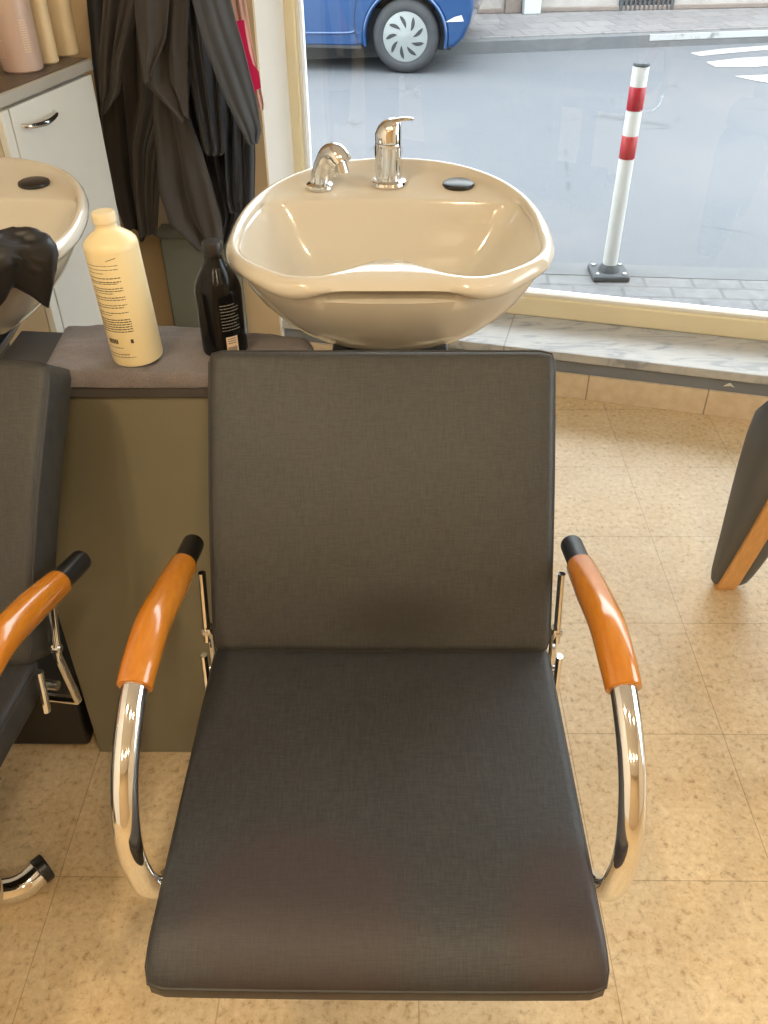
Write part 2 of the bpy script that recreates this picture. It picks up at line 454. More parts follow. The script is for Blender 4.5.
# beige corner post, whose right-hand face is the white window reveal
c2 = Vector((-.336, 3.03, 0)); c3 = Vector((-.345, 3.12, 0))
struct(MB().hexa([Vector((corner.x-.06, YB, z)) if k == 0 else Vector((corner.x, YB, z)) if k == 1 else Vector((corner.x+.001, YB+.03, z)) if k == 2 else Vector((corner.x-.06, YB+.1, z)) for z in (0, CEIL) for k in range(4)]).build('trim_1', M['wall_beige'], smooth=False))
struct(MB().hexa([p + Vector((0, 0, z)) for z in (0, CEIL) for p in (Vector((corner.x-.059, YB+.1, 0)), Vector((corner.x+.001, YB+.03, 0)), Vector((c2.x, c2.y, 0)), Vector((c2.x-.12, c2.y+.1, 0)))]).build('wall_reveal', M['wall_white'], smooth=False))
# window wall: low wall under the sill, lintel, sill, skirting
SILL = .165
s0, s1 = -1.0, 2.45
struct(MB().obox(WB, WDIR, -WN, s0, s1, 0, .5, -.15, SILL-.03).build('wall_window', M['wall_grey'], smooth=False))
struct(MB().obox(WB, WDIR, -WN, s0-.2, s1, .0, .36, 2.45, CEIL).build('wall_lintel', M['wall_white'], smooth=False))
struct(MB().obox(WB, WDIR, -WN, s0+.02, s1, -.018, .235, SILL-.03, SILL).build('trim_2', M['marble'], bevel=.004))
struct(MB().obox(WB, WDIR, -WN, s0+.02, s1, -.012, 0.0, 0, .088).build('baseboard_window', M['skirt'], bevel=.002))
chip = [(0,0),(.022,.004),(.034,.0),(.02,.014),(.012,.012)]
pc = wp(.50, -.0012, .105)
struct(MB().prism(chip, lambda p: pc+WDIR*p[0]+Vector((0,0,p[1])), lambda p: pc+WN*.0008+WDIR*p[0]+Vector((0,0,p[1]))).build('trim_3', M['bead_white'], smooth=False))
# window: cream frame, white bead, glass
win = thing('window_1', None, None, tuple(wp(.5, .26, SILL))); struct(win)
G0, G1, ZB, ZT = -.935, 2.4, .245, 2.38          # visible glass
def wbox(mb, a0, a1, d0, d1, z0, z1): return mb.obox(WB, WDIR, -WN, a0, a1, d0, d1, z0, z1)
f = MB()
wbox(f, G0-.05, G1+.1, .225, .29, SILL, ZB-.012)
wbox(f, G0-.05, G0-.012, .225, .29, ZB-.012, ZT+.012)
wbox(f, G1+.012, G1+.1, .225, .29, ZB-.012, ZT+.012)
wbox(f, G0-.05, G1+.1, .225, .29, ZT+.012, 2.46)
f.build('window_frame', M['frame_cream'], win, bevel=.006)
f = MB()
wbox(f, G0-.012, G1+.012, .236, .28, ZB-.012, ZB); wbox(f, G0-.012, G1+.012, .236, .28, ZT, ZT+.012)
wbox(f, G0-.012, G0, .236, .28, ZB, ZT); wbox(f, G1, G1+.012, .236, .28, ZB, ZT)
f.build('glazing_bead', M['bead_white'], win, bevel=.003)
wbox(MB(), G0-.004, G1+.004, .256, .262, ZB-.004, ZT+.004).build('pane', M['glass'], win, smooth=False)

# ------------------------------------------------------------------ ceiling lights
def downlight(x, y, power):
    t = thing('ceiling_light', 'round recessed warm ceiling downlight above the salon floor', 'lamp', (x, y, CEIL-.012), 'recessed ceiling lights')
    MB().lathe([(.075, 0), (.095, 0), (.1, .004), (.1, .012), (.075, .012)], (x, y, CEIL-.012), 32).build('trim_ring', M['steel'], t)
    MB().lathe([(.001, .004), (.075, .004), (.075, .010), (.001, .010)], (x, y, CEIL-.012), 32).build('diffuser', M['lamp'], t)
    ld = bpy.data.lights.new('lamp_light', 'AREA'); ld.shape = 'DISK'; ld.size = .16; ld.energy = power; ld.color = (1, .79, .52)
    lo = bpy.data.objects.new('lamp_light', ld); COL.objects.link(lo); lo.location = (x, y, CEIL-.02)
for x, y, p in ((-.9, -.1, 16), (.4, -.3, 12), (1.8, -.3, 4), (-.9, -1.5, 15), (.5, -1.5, 12), (1.8, -1.5, 5)):
    downlight(x, y, p)

# ------------------------------------------------------------------ chair
CX = -.0195
def rounded_slab(fn, nu=28, nv=28, rad=.02, thick=.06, crown=.008, edge=4):
    """fn(a,b,c): a,b in [-1,1], c offset along thickness -> world point. Closed cushion."""
    mb = MB(); rows = []
    ring = []
    # perimeter in (a,b) as rounded rectangle rings, from centre of the top to centre of the bottom
    def rect(scale, n=160, r=.10):
        pts = []
        for j in range(n):
            t = 2*PI*j/n
            p = 40.0
            ct, st = math.cos(t), math.sin(t)
            k = (abs(ct)**p + abs(st)**p)**(-1/p)
            pts.append((ct*k*scale, st*k*scale))
        return pts
    prof = [(.02, 1), (.3, 1), (.6, 1), (.8, 1), (.9, 1), (.945, 1)]
    e = rad/.26
    for k in range(1, 6):
        a = PI/2*k/5; prof.append((1-e+e*math.sin(a), math.cos(a)*.5+.5 if False else None)); prof[-1] = (1-e+e*math.sin(a), ('t', rad*(1-math.cos(a))))
    for k in range(0, 6):
        a = PI/2*k/5; prof.append((1-e+e*math.cos(a), ('b', rad*(1-math.sin(a)))))
    prof += [(.6, ('b', 0)), (.02, ('b', 0))]
    for s, d in prof:
        row = []
        for a, b in rect(s):
            if d == 1: c = 0
            elif d[0] == 't': c = -d[1]
            else: c = -thick + d[1]
            if d == 1 or d[0] == 't': c += crown*(1-min(1, abs(a))**4)*(1-min(1, abs(b))**4)
            row.append(fn(a, b, c))
        rows.append(row)
    return mb.grid(rows, True, True, True)

def perimeter(fn, c, s=1.0, n=160):
    pts = []
    for j in range(n):
        t = 2*PI*j/n; p = 40.0; ct, st = math.cos(t), math.sin(t)
        k = (abs(ct)**p+abs(st)**p)**(-1/p)
        pts.append(fn(ct*k*s, st*k*s, c))
    return pts

def loop_tube(pts, r, n=8):
    mb = MB(); P = [Vector(p) for p in pts]; N = len(P); rows = []
    for i in range(N):
        T = (P[(i+1) % N]-P[i-1]).normalized()
        a = Vector((0,0,1)) if abs(T.z) < .95 else Vector((1,0,0))
        nn = (a-T*a.dot(T)).normalized(); bb = T.cross(nn)
        rows.append([P[i]+nn*r*math.cos(2*PI*j/n)+bb*r*math.sin(2*PI*j/n) for j in range(n)])
    rows.append(rows[0])
    return mb.grid(rows, True)

def make_chair():
    t = thing('shampoo_chair', 'dark grey wash chair facing the camera with its whole seat in view', 'chair', (CX, .93, 0), 'backwash chairs')
    # seat: Y .455 (front) .. .93 (back)
    def seat_fn(a, b, c):
        y = .694 + b*.250
        w = .2610 - .0035*b
        z = .502 + .006*b
        fr = max(0, -b-.72)/.28
        c *= 1 - .5*fr
        z += c - .026*fr*fr - .004*(1-a*a)
        return Vector((CX + a*w, y, z))
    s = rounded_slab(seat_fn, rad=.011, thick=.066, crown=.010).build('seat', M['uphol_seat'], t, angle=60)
    loop_tube(perimeter(seat_fn, -.014, .998), .0028).build('seat_piping', M['piping'], s)
    # backrest
    B0 = Vector((0, .915, .512)); B1 = Vector((0, 1.175, .888))
    L = (B1-B0); ln = L.length; d = L.normalized(); nrm = Vector((0, -d.z, d.y))
    def back_fn(a, b, c):
        q = (b+1)/2
        w = .2575 + .0045*q
        bulge = .010*math.sin(PI*min(1, q*1.15)) - .006*q**6
        p = B0 + d*(ln*q) + nrm*(c + bulge - .012*(1-q)**4*0)
        return Vector((CX + a*w, p.y, p.z))
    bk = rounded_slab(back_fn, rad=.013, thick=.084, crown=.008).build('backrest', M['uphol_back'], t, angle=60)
    loop_tube(perimeter(back_fn, -.008, .994), .0026).build('backrest_piping', M['piping'], bk)
    # arms
    for sgn in (-1, 1):
        X = lambda dx: CX + sgn*(.300+dx)
        path = [(0, 1.055, .608), (0, .985, .625), (0, .90, .650), (.002, .82, .668), (.004, .755, .664), (.006, .70, .645), (.008, .645, .605), (.008, .61, .560), (.008, .592, .505), (.007, .592, .450), (.004, .604, .396), (-.006, .632, .358), (-.03, .668, .342), (-.08, .69, .342), (-.13, .69, .342)]
        P = [(X(p[0]), p[1], p[2]) for p in path]
        MBt = MB().tube(P, .0168, 20, 8)
        ar = MBt.build('armrest', M['chrome'], t)
        ar['label'] = 'chrome bent tube arm'
        wp_ = P[1:6]; rr = [.0195, .0215, .0225, .022, .0205]
        w = MB().tube([P[1], ((P[1][0]+P[2][0])/2, .943, .638)] + P[2:5] + [(X(.006), .722, .6545)], [.0215, .0228, .0238, .0242, .0240, .0228], 24, 8)
        wo = w.build('arm_pad', M['wood'], ar, bevel=.003, seg=2)
        d0 = (Vector(P[0])-Vector(P[1])).normalized()
        MB().tube([Vector(P[1])-d0*.004, Vector(P[0])+d0*.004], .0175, 20, 1).build('end_cap', M['black_plastic'], ar, bevel=.003)
        # recline link and its bolts
        xl = CX + sgn*.276
        fl = (.9, 1.2)
        lnk = MB().tube([(xl, .995, .602), (xl, .962, .487)], .0065, 10, 1, fl).build('recline_link', M['chrome'], t)
        MB().lathe([(.001, -.006), (.008, -.006), (.008, .005), (.005, .008), (.001, .008)], (xl, .966, .503), 16, Matrix.Rotation(sgn*PI/2, 3, 'Y')).build('bolt', M['steel'], lnk)
        bo = MB().tube([(xl-sgn*.005, .966, .515), (xl+sgn*.002, .972, .372)], .0065, 10, 1, fl).tube([(xl+sgn*.004, .972, .372), (xl-sgn*.06, .972, .372)], .0065, 10, 1, fl).build('recline_bracket', M['chrome'], t)
        MB().tube([(xl-sgn*.004, .915, .505), (xl-sgn*.004, .902, .43)], .006, 10, 1, fl).build('lever_strip', M['chrome'], bo)
        MB().tube([(xl-sgn*.06, .935, .452), (xl+sgn*.004, .935, .452)], .008, 12, 1).build('bolt', M['steel'], bo)
    # frame, pedestal and floor feet
    fr = MB().box(CX-.235, CX+.235, .50, .93, .405, .434)
    fr.build('seat_frame', M['black_paint'], t, bevel=.004)
    MB().box(CX-.19, CX+.19, .668, .712, .322, .41).build('arm_bracket', M['black_paint'], t, bevel=.006)
    for sgn in (-1, 1):
        MB().hexa([Vector((CX+sgn*.16+a, y+sh, z)) for (z, sh) in ((.40, .0), (.70, .165)) for a, y in ((-.02, 1.035), (.02, 1.035), (.02, 1.055), (-.02, 1.055))]).add(*MB().box(CX+sgn*.16-.02, CX+sgn*.16+.02, .92, 1.045, .405, .425).__dict__.values()).build('back_frame', M['black_paint'], t)
    MB().tube([(CX, .80, .40), (CX, .80, .02)], .038, 24, 1).build('pedestal', M['black_paint'], t)
    ft = MB().tube([(CX-.185, .855, .036), (CX-.15, .812, .033), (CX-.05, .795, .03), (CX+.05, .795, .03), (CX+.15, .812, .033), (CX+.185, .855, .036)], .024, 18, 6)
    ft.tube([(CX, .795, .03), (CX, 1.02, .03)], .024, 18, 1)
    fo = ft.build('floor_foot', M['chrome'], t)
    for sgn in (-1, 1):
        MB().tube([(CX+sgn*.177, .8445, .0353), (CX+sgn*.190, .862, .0367)], .0255, 18, 1).build('foot_cap', M['black_plastic'], fo, bevel=.004)
    return t
chair = make_chair()
lc = copy_tree(chair, (CX-.782, .93, 0)); lc.rotation_euler.z = R(-7.5)
lc['label'] = 'dark grey wash chair cut off by the left edge, one wooden armrest in view'

# ------------------------------------------------------------------ right-hand armchair (mostly outside the frame)
def make_armchair():
    t = thing('salon_armchair', 'grey upholstered armchair with a beech strip on its arm, cut off by the right edge', 'chair', (1.15, 1.32, 0))
    YM = 1.32
    def arm(mirror):
        my = (lambda y: 2*YM-y) if mirror else (lambda y: y)
        mb = MB(); rows = []
        for z, x0, x1, y0, y1 in ((.004, .795, .875, 1.606, 1.632), (.03, .788, .888, 1.597, 1.645), (.15, .786, .908, 1.570, 1.655), (.30, .777, .930, 1.540, 1.665), (.45, .774, .955, 1.515, 1.67), (.55, .776, 1.0, 1.50, 1.675)):
            row = []
            cx, cy, w, h = (x0+x1)/2, (y0+y1)/2, (x1-x0)/2, (y1-y0)/2
            for j in range(40):
                a = 2*PI*j/40; p = 3.2; k = (abs(math.cos(a))**p+abs(math.sin(a))**p)**(-1/p)
                row.append((cx + w*math.cos(a)*k, my(cy+h*math.sin(a)*k), z))
            rows.append(row)
        mb.grid(rows, True, True, True)
        a = mb.build('arm_post', M['arm_grey'], t, subsurf=1, angle=80)
        y0, y1 = sorted((my(1.50), my(1.675)))
        MB().box(.80, 1.46, y0, y1, .54, .64).build('armrest', M['arm_grey'], t, bevel=.03, seg=5)
        rows = []
        for z, y in ((0.0, 1.606), (.03, 1.593), (.15, 1.566), (.30, 1.536), (.45, 1.511), (.55, 1.496)):
            xc = .826 + .055*z
            q = [(xc-.024, y-.004), (xc+.024, y-.004), (xc+.022, y+.03), (xc-.022, y+.03)]
            rows.append([(x, my(yy), z) for x, yy in q])
        so = MB().grid(rows, True, True, True).build('wood_strip', M['wood_strip'], a, bevel=.004); so['label'] = 'pale beech wood strip'
    arm(False); arm(True)
    MB().box(.98, 1.42, 1.145, 1.495, .30, .46).build('seat', M['arm_grey'], t, bevel=.04, seg=5)
    MB().hexa([Vector(p) for p in ((1.40,1.145,.25),(1.52,1.145,.25),(1.52,1.495,.25),(1.40,1.495,.25),(1.46,1.145,.85),(1.56,1.145,.85),(1.56,1.495,.85),(1.46,1.495,.85))]).build('backrest', M['arm_grey'], t, bevel=.03, seg=5)
    for y in (1.10, 1.54):
        MB().tube([(1.44, y, 0), (1.44, y, .56)], .02, 16, 1).build('leg', M['wood_strip'], t)
make_armchair()

# ------------------------------------------------------------------ wash unit counter between the chairs
ZC = .765
def make_counter():
    t = thing('wash_unit_cabinet', 'olive grey wash unit cabinet under a folded towel between the two wash chairs', 'cabinet', (-.42, 1.3, 0))
    x0, x1 = -.60, -.17
    MB().hexa([Vector(p) for p in ((x0-.008,1.108,.0),(x1,1.108,.0),(x1,1.44,.0),(x0-.008,1.49,.0),(x0-.09,1.285,ZC-.022),(x1,1.285,ZC-.022),(x1,1.44,ZC-.022),(x0-.09,1.49,ZC-.022))]).build('body', M['panel'], t, bevel=.003)
    MB().hexa([Vector(p) for z in (ZC-.022, ZC) for p in ((x0-.10,1.278,z),(x1,1.278,z),(x1,1.44,z),(x0-.10,1.49,z))]).build('top', M['pier'], t, bevel=.003)
make_counter()
def make_towel():
    mb = MB(); nx, ny = 60, 30
    def edge(i, j):
        u, v = i/nx, j/ny
        x0 = -.600 - .012*v; x1 = -.135 - .01*v
        y0 = 1.274; y1 = 1.468 - .055*max(0, u-.45)/.55
        return x0 + (x1-x0)*u, y0 + (y1-y0)*v
    rows = []
    def surf(u, v):
        x, y = edge(u*nx, v*ny)
        ins = min(u, 1-u, v, 1-v)
        return x, y, ins
    top = []
    for j in range(ny+1):
        r = []
        for i in range(nx+1):
            u, v = i/nx, j/ny
            x, y, ins = surf(u, v)
            e = min(1, ins/.07); rnd = math.sqrt(1-(1-e)**2)
            z = ZC + .003 + .023*rnd + .004*noise.noise(Vector((x*14, y*22, 1.3))) * e + .0025*noise.noise(Vector((x*40, y*50, 4)))*e
            if u > .93: z -= 0
            y += .003*noise.noise(Vector((x*18, 0, 3)))
            r.append((x, y, z))
        top.append(r)
    bot = [[(p[0], p[1], ZC+.0015) for p in r] for r in top]
    mb.grid(top)
    b = len(mb.v); n = nx+1
    mb.grid(list(reversed(bot)))
    mb2 = MB(); mb2.v = mb.v; mb2.f = mb.f
    # side walls
    T = lambda i, j: j*n+i
    Bt = lambda i, j: b+(ny-j)*n+i
    for i in range(nx):
        mb2.f.append((T(i,0), Bt(i,0), Bt(i+1,0), T(i+1,0))); mb2.f.append((T(i,ny), T(i+1,ny), Bt(i+1,ny), Bt(i,ny)))
    for j in range(ny):
        mb2.f.append((T(0,j), T(0,j+1), Bt(0,j+1), Bt(0,j))); mb2.f.append((T(nx,j), Bt(nx,j), Bt(nx,j+1), T(nx,j+1)))
    o = mb2.build('towel', M['towel'], angle=70)
    recenter(o); tag(o, 'folded grey terry towel lying on the olive wash unit cabinet', 'towel')
make_towel()
ZT = ZC + .0265

# ------------------------------------------------------------------ bottles on the towel
def text_rows(cx, cy, r, z_rows, a0, a1, rnd, h=.0022):
    """rows of fine print wrapped on a cylinder: a0..a1 angles"""
    mb = MB()
    for z, frac, hh in z_rows:
        a = a0; end = a0+(a1-a0)*frac
        while a < end:
            w = rnd.uniform(.05, .17); e = min(end, a+w)
            n = 3; pts = []
            for k in range(n+1):
                q = a+(e-a)*k/n; pts.append((math.cos(q), math.sin(q)))
            rr = r+.0004
            lo = [(cx+rr*c, cy+rr*s_, z-hh/2) for c, s_ in pts]; hi = [(cx+rr*c, cy+rr*s_, z+hh/2) for c, s_ in pts]
            mb.grid([lo, hi])
            a = e+.025
    return mb
def white_bottle():
    cx, cy = -.438, 1.336
    t = thing('shampoo_bottle', 'tall cream shampoo bottle with fine dark print standing on the grey towel', 'bottle', (cx, cy, ZT), None)
    r = .0425
    prof = [(.002, 0), (r-.006, 0), (r-.001, .003), (r, .008), (r, .195), (r-.001, .203), (r-.006, .209), (r-.014, .215), (.021, .220), (.017, .224), (.016, .232)]
    body = MB().lathe(prof, (cx, cy, ZT), 48).build('bottle_body', M['bottle_white'], t)
    MB().lathe([(.0165, .228), (.0165, .232), (.0185, .234), (.0185, .246), (.0165, .249), (.001, .250)], (cx, cy, ZT), 32).build('cap', M['bottle_cap'], t)
    rnd = random.Random(3)
    A0, A1 = R(215), R(292)
    rows = [(.178, 1.0, .0009), (.172, 1, .0009), (.166, .55, .0009), (.158, 1, .0012), (.152, 1, .0014), (.149, .9, .001),
            (.141, 1, .0012), (.137, 1, .0014), (.133, .7, .001), (.126, 1, .0014), (.122, 1, .0012), (.113, 1, .0012), (.109, .9, .0014), (.1, 1, .0012), (.096, .5, .001)]
    rows += [(.088-.0042*k, 1, .0016) for k in range(6)]
    rows += [(.038, .6, .001), (.026, .75, .0012), (.021, .9, .001)]
    pr = text_rows(cx, cy, r, [(ZT+z, f_, h) for z, f_, h in rows], A0, A1, rnd)
    # bold block and small square mark near the foot
    def patch(a, b, z0, z1):
        pts = [a+(b-a)*k/4 for k in range(5)]
        pr.grid([[(cx+(r+.0005)*math.cos(q), cy+(r+.0005)*math.sin(q), ZT+z) for q in pts] for z in (z0, z1)])
    for k in range(6): patch(R(226+k*4.5), R(229+k*4.5), .045, .053)
    patch(R(281), R(287), .046, .053)
    # thin signature stroke
    for k in range(7): patch(R(270+k*3), R(273.4+k*3), .186+.0005*k, .1868+.0005*k)
    p = pr.build('label_print', M['print'], body, smooth=False)
    t.rotation_euler.y = R(-2.6)
white_bottle()
def black_bottle():
    cx, cy = -.292, 1.360
    t = thing('lotion_bottle', 'black bottle with a narrow neck standing on the towel beside the basin', 'bottle', (cx, cy, ZT))
    r = .0385
    prof = [(.002, 0), (r-.005, 0), (r, .005), (r, .112), (r-.002, .122), (r-.008, .136), (.0215, .152), (.0165, .163), (.0150, .172), (.0150, .178)]
    body = MB().lathe(prof, (cx, cy, ZT), 48).build('bottle_body', M['bottle_black'], t)
    MB().lathe([(.0155, .172), (.0155, .174), (.0165, .175), (.0165, .190), (.0150, .193), (.001, .194)], (cx, cy, ZT), 32).build('cap', M['black_plastic'], t)
    rnd = random.Random(5)
    pr = text_rows(cx, cy, r, [(ZT+.098-.0055*k, 1 if k % 3 else .8, .0012) for k in range(9)], R(280), R(328), rnd)
    pr.build('label_print', M['print_pale'], body, smooth=False)
    st = MB(); pts = [R(286)+R(30)*k/6 for k in range(7)]
    st.grid([[(cx+(r+.0005)*math.cos(q), cy+(r+.0005)*math.sin(q), ZT+z) for q in pts] for z in (.012, .042)])
    so = st.build('barcode_sticker', M['sticker'], body, smooth=False)
    b2 = MB()
    for k in range(9):
        a = R(289+k*2.6)
        b2.grid([[(cx+(r+.001)*math.cos(q), cy+(r+.001)*math.sin(q), ZT+z) for q in (a, a+R(1.3))] for z in (.014, .024)])
    for k in range(3):
        b2.grid([[(cx+(r+.001)*math.cos(q), cy+(r+.001)*math.sin(q), ZT+.030+.004*k+z) for q in (R(290), R(300), R(311))] for z in (0, .0012)])
    b2.build('barcode', M['print'], so, smooth=False)
black_bottle()

# ------------------------------------------------------------------ wash basins
BX, BY = -.008, 1.50
def outline(th):
    c, s_ = math.cos(th), math.sin(th)       # s_ > 0: towards the window
    A = .284
    Bq, p = (.362, 2.15) if s_ > 0 else (.218, 2.6)
    k = (abs(c/A)**p + abs(s_/Bq)**p)**(-1/p)
    return k
def make_basin():
    t = thing('wash_basin', 'whole cream ceramic hair wash basin with neck rest behind the main chair', 'basin', (BX, 1.42, 0), 'hair wash basins')
    N = 144
    neck = lambda th: math.exp(-((math.cos(th)*outline(th))/.105)**4) if math.sin(th) < 0 else 0.
    lobe = lambda th: (math.exp(-((abs(math.cos(th)*outline(th))-.160)/.055)**2)) if math.sin(th) < 0 else 0.
    SHELF = 1.668 - BY
    def opening(th):
        r = outline(th)*(.925 - .035*max(0, -math.sin(th))**2) - .066*neck(th)
        s_ = math.sin(th)
        if s_ > .01:
            lim = SHELF/s_
            p = 14
            r = (r**-p + lim**-p)**(-1/p)
        return r
    rim = lambda th: .9495 + .022*max(0, math.sin(th))**1.2 - .004*lobe(th)
    rings = []
    outer = [(.02, .748), (.2, .749), (.36, .757), (.5, .775), (.62, .798), (.73, .826), (.82, .855), (.885, .883), (.925, .905)]
    for sc, z in outer:
        rings.append([(sc*outline(2*PI*j/N), z + (.03*(sc-.4) if sc > .4 else 0)*max(0, math.sin(2*PI*j/N))) for j in range(N)])
    for k_, (d, dz, nk) in enumerate(((.018, -.030, 1), (.008, -.029, 1), (.002, -.025, 1), (0, -.017, 1), (.002, -.009, 1), (.007, -.002, .9), (.012, 0, .8), (.017, -.002, .6), (.022, -.006, .4))):
        row = []
        for j in range(N):
            th = 2*PI*j/N
            o = outline(th)
            nn = neck(th)
            # at the neck the crest moves back and the front rolls down
            dd = d*(1+.5*max(0, -math.sin(th))**2) + nn*(.010 + .054*(d/.022)**1.3) - .009*lobe(th)*max(0, 1-d/.022)
            fr_ = max(0, -math.sin(th))**1.5
            z = rim(th) + dz*(1-.15*fr_+.35*lobe(th)) - nn*(.006*max(0, 1-d/.015) if k_ >= 3 else -.004)
            row.append((o-dd, z))
        rings.append(row)
    # flat shelf, opening, inner wall
    row = []
    for j in range(N):
        th = 2*PI*j/N; o = outline(th)
        r0 = o - .022*(1+.5*max(0, -math.sin(th))**2) - .064*neck(th)
        row.append((min(r0-.002, max(opening(th)+.006, r0-.006)), rim(th)-.012-.006*max(0, math.sin(th))))
    rings.append(row)
    for sc, z in ((1.012, .9375), (1.0, .936), (.985, .932), (.965, .924), (.90, .899), (.80, .864), (.66, .822), (.48, .795), (.3, .782), (.15, .779), (.05, .776)):
        row = []
        for j in range(N):
            th = 2*PI*j/N
            op = opening(th)
            fl = max(0, math.sin(th))
            zz = z
            if sc > .9: zz = z + .010*fl*(sc-.9)/.1
            r = op*sc if sc <= 1 else op+.004
            if sc < .97:   # keep the wall within the outer shell
                r = min(r, op*sc)
            row.append((r, zz))
        rings.append(row)
    rows = []
    for rg in rings:
        rows.append([(BX+r*math.cos(2*PI*j/N), BY+r*math.sin(2*PI*j/N), z) for j, (r, z) in enumerate(rg)])
    MB().grid(rows, True, True, True).build('bowl', M['ceramic'], t, angle=75)
    MB().lathe([(.001, 0), (.024, 0), (.024, .004), (.018, .005), (.001, .003)], (BX, BY, .777), 28).build('drain', M['chrome'], t)
    zs = .9475
    # stopper
    MB().lathe([(.001, 0), (.029, 0), (.031, .003), (.030, .007), (.026, .009), (.001, .010)], (BX+.132, 1.738, zs+.002), 36).build('overflow_cap', M['black_plastic'], t)
    # support column
    MB().box(BX-.06, BX+.06, 1.46, 1.60, .13, .765).build('column', M['black_paint'], t, bevel=.01)
    MB().hexa([Vector((BX+a*.11, 1.50+b_*.10, .742)) if k else Vector((BX+a*.07, 1.52+b_*.07, .69)) for k in (0, 1) for a, b_ in ((-1,-1),(1,-1),(1,1),(-1,1))]).build('mounting_plate', M['black_paint'], t, bevel=.006)
    MB().box(BX-.12, BX+.214, 1.108, 1.66, 0, .165).build('plinth', M['black_paint'], t, bevel=.01)
    return t, zs
basin, ZS = make_basin()
from mathutils.bvhtree import BVHTree
_bowl = [c for c in basin.children if c.name.startswith('bowl')][0].data
_off = basin.location
BOWL = BVHTree.FromPolygons([tuple(v.co+_off) for v in _bowl.vertices], [tuple(p.vertices) for p in _bowl.polygons])
def shelf_z(x, y, r):
    zs = []
    for k in range(25):
        a = 2*PI*k/24; q = r if k else 0
        h = BOWL.ray_cast(Vector((x+q*math.cos(a), y+q*math.sin(a), 1.3)), Vector((0, 0, -1)))
        if h[0]: zs.append(h[0].z)
    return max(zs)+.0004
def faucet():
    x, y = -.146, 1.728; z = shelf_z(x, y, .027)
    f = thing('spray_spout', 'short chrome curved spout on the left of the basin shelf', 'faucet', (x, y, z))
    MB().lathe([(.001, 0), (.026, 0), (.027, .003), (.026, .008), (.020, .012), (.001, .012)], (x, y, z), 32).build('base_ring', M['chrome'], f)
    MB().tube([(x, y, z+.006), (x+.003, y-.001, z+.026), (x+.011, y-.007, z+.050), (x+.022, y-.015, z+.066), (x+.036, y-.026, z+.068), (x+.047, y-.034, z+.055)], [.020, .0175, .0165, .019, .0225, .021], 24, 6).build('spout', M['chrome'], f)
    MB().tube([(x+.042, y-.031, z+.056), (x+.0475, y-.0355, z+.037)], .0135, 20, 1).build('aerator', M['steel'], f)
    x, y = -.012, 1.745; z = shelf_z(x, y, .036)
    g = thing('mixer_tap', 'upright chrome single lever mixer tap in the middle of the basin shelf', 'faucet', (x, y, z))
    MB().lathe([(.001, 0), (.035, 0), (.036, .003), (.034, .008), (.028, .011), (.001, .011)], (x, y, z), 40).build('base_ring', M['chrome'], g)
    rows = []
    n = 48
    for h, r, rib in ((.008, .0255, 0), (.02, .025, 0), (.022, .025, .0012), (.07, .0255, .0012), (.072, .0255, 0), (.076, .0262, 0), (.078, .0255, .0)):
        rows.append([(x+(r+rib*math.cos(12*2*PI*j/n))*math.cos(2*PI*j/n), y+(r+rib*math.cos(12*2*PI*j/n))*math.sin(2*PI*j/n), z+h) for j in range(n)])
    MB().grid(rows, True, True, True).build('tap_body', M['chrome'], g)
    h = MB()
    rows = []
    for hh, r, sh in ((.079, .0255, 0), (.095, .0255, .0), (.108, .022, .003), (.117, .016, .007), (.121, .008, .010), (.122, .001, .011)):
        rows.append([(x+sh+r*math.cos(2*PI*j/40), y+r*math.sin(2*PI*j/40), z+hh) for j in range(40)])
    h.grid(rows, True, True, True)
    h.tube([(x+.004, y-.004, z+.113), (x+.024, y-.006, z+.121), (x+.047, y-.008, z+.1215)], [.013, .010, .006], 14, 6, (.4, 1.1))
    h.build('lever', M['chrome'], g)
    return f, g
fa, mi = faucet()
lb = copy_tree(basin, (BX-.838, 1.435, 0)); lb['label'] = 'cream ceramic hair wash basin cut off by the left edge of the photo'
f2 = copy_tree(fa, fa.location + Vector((-.838, .015, 0))); f2['label'] = 'chrome spout of the basin beyond the left edge of the photo'
g2 = copy_tree(mi, mi.location + Vector((-.838, .015, 0))); g2['label'] = 'chrome mixer tap of the basin beyond the left edge of the photo'

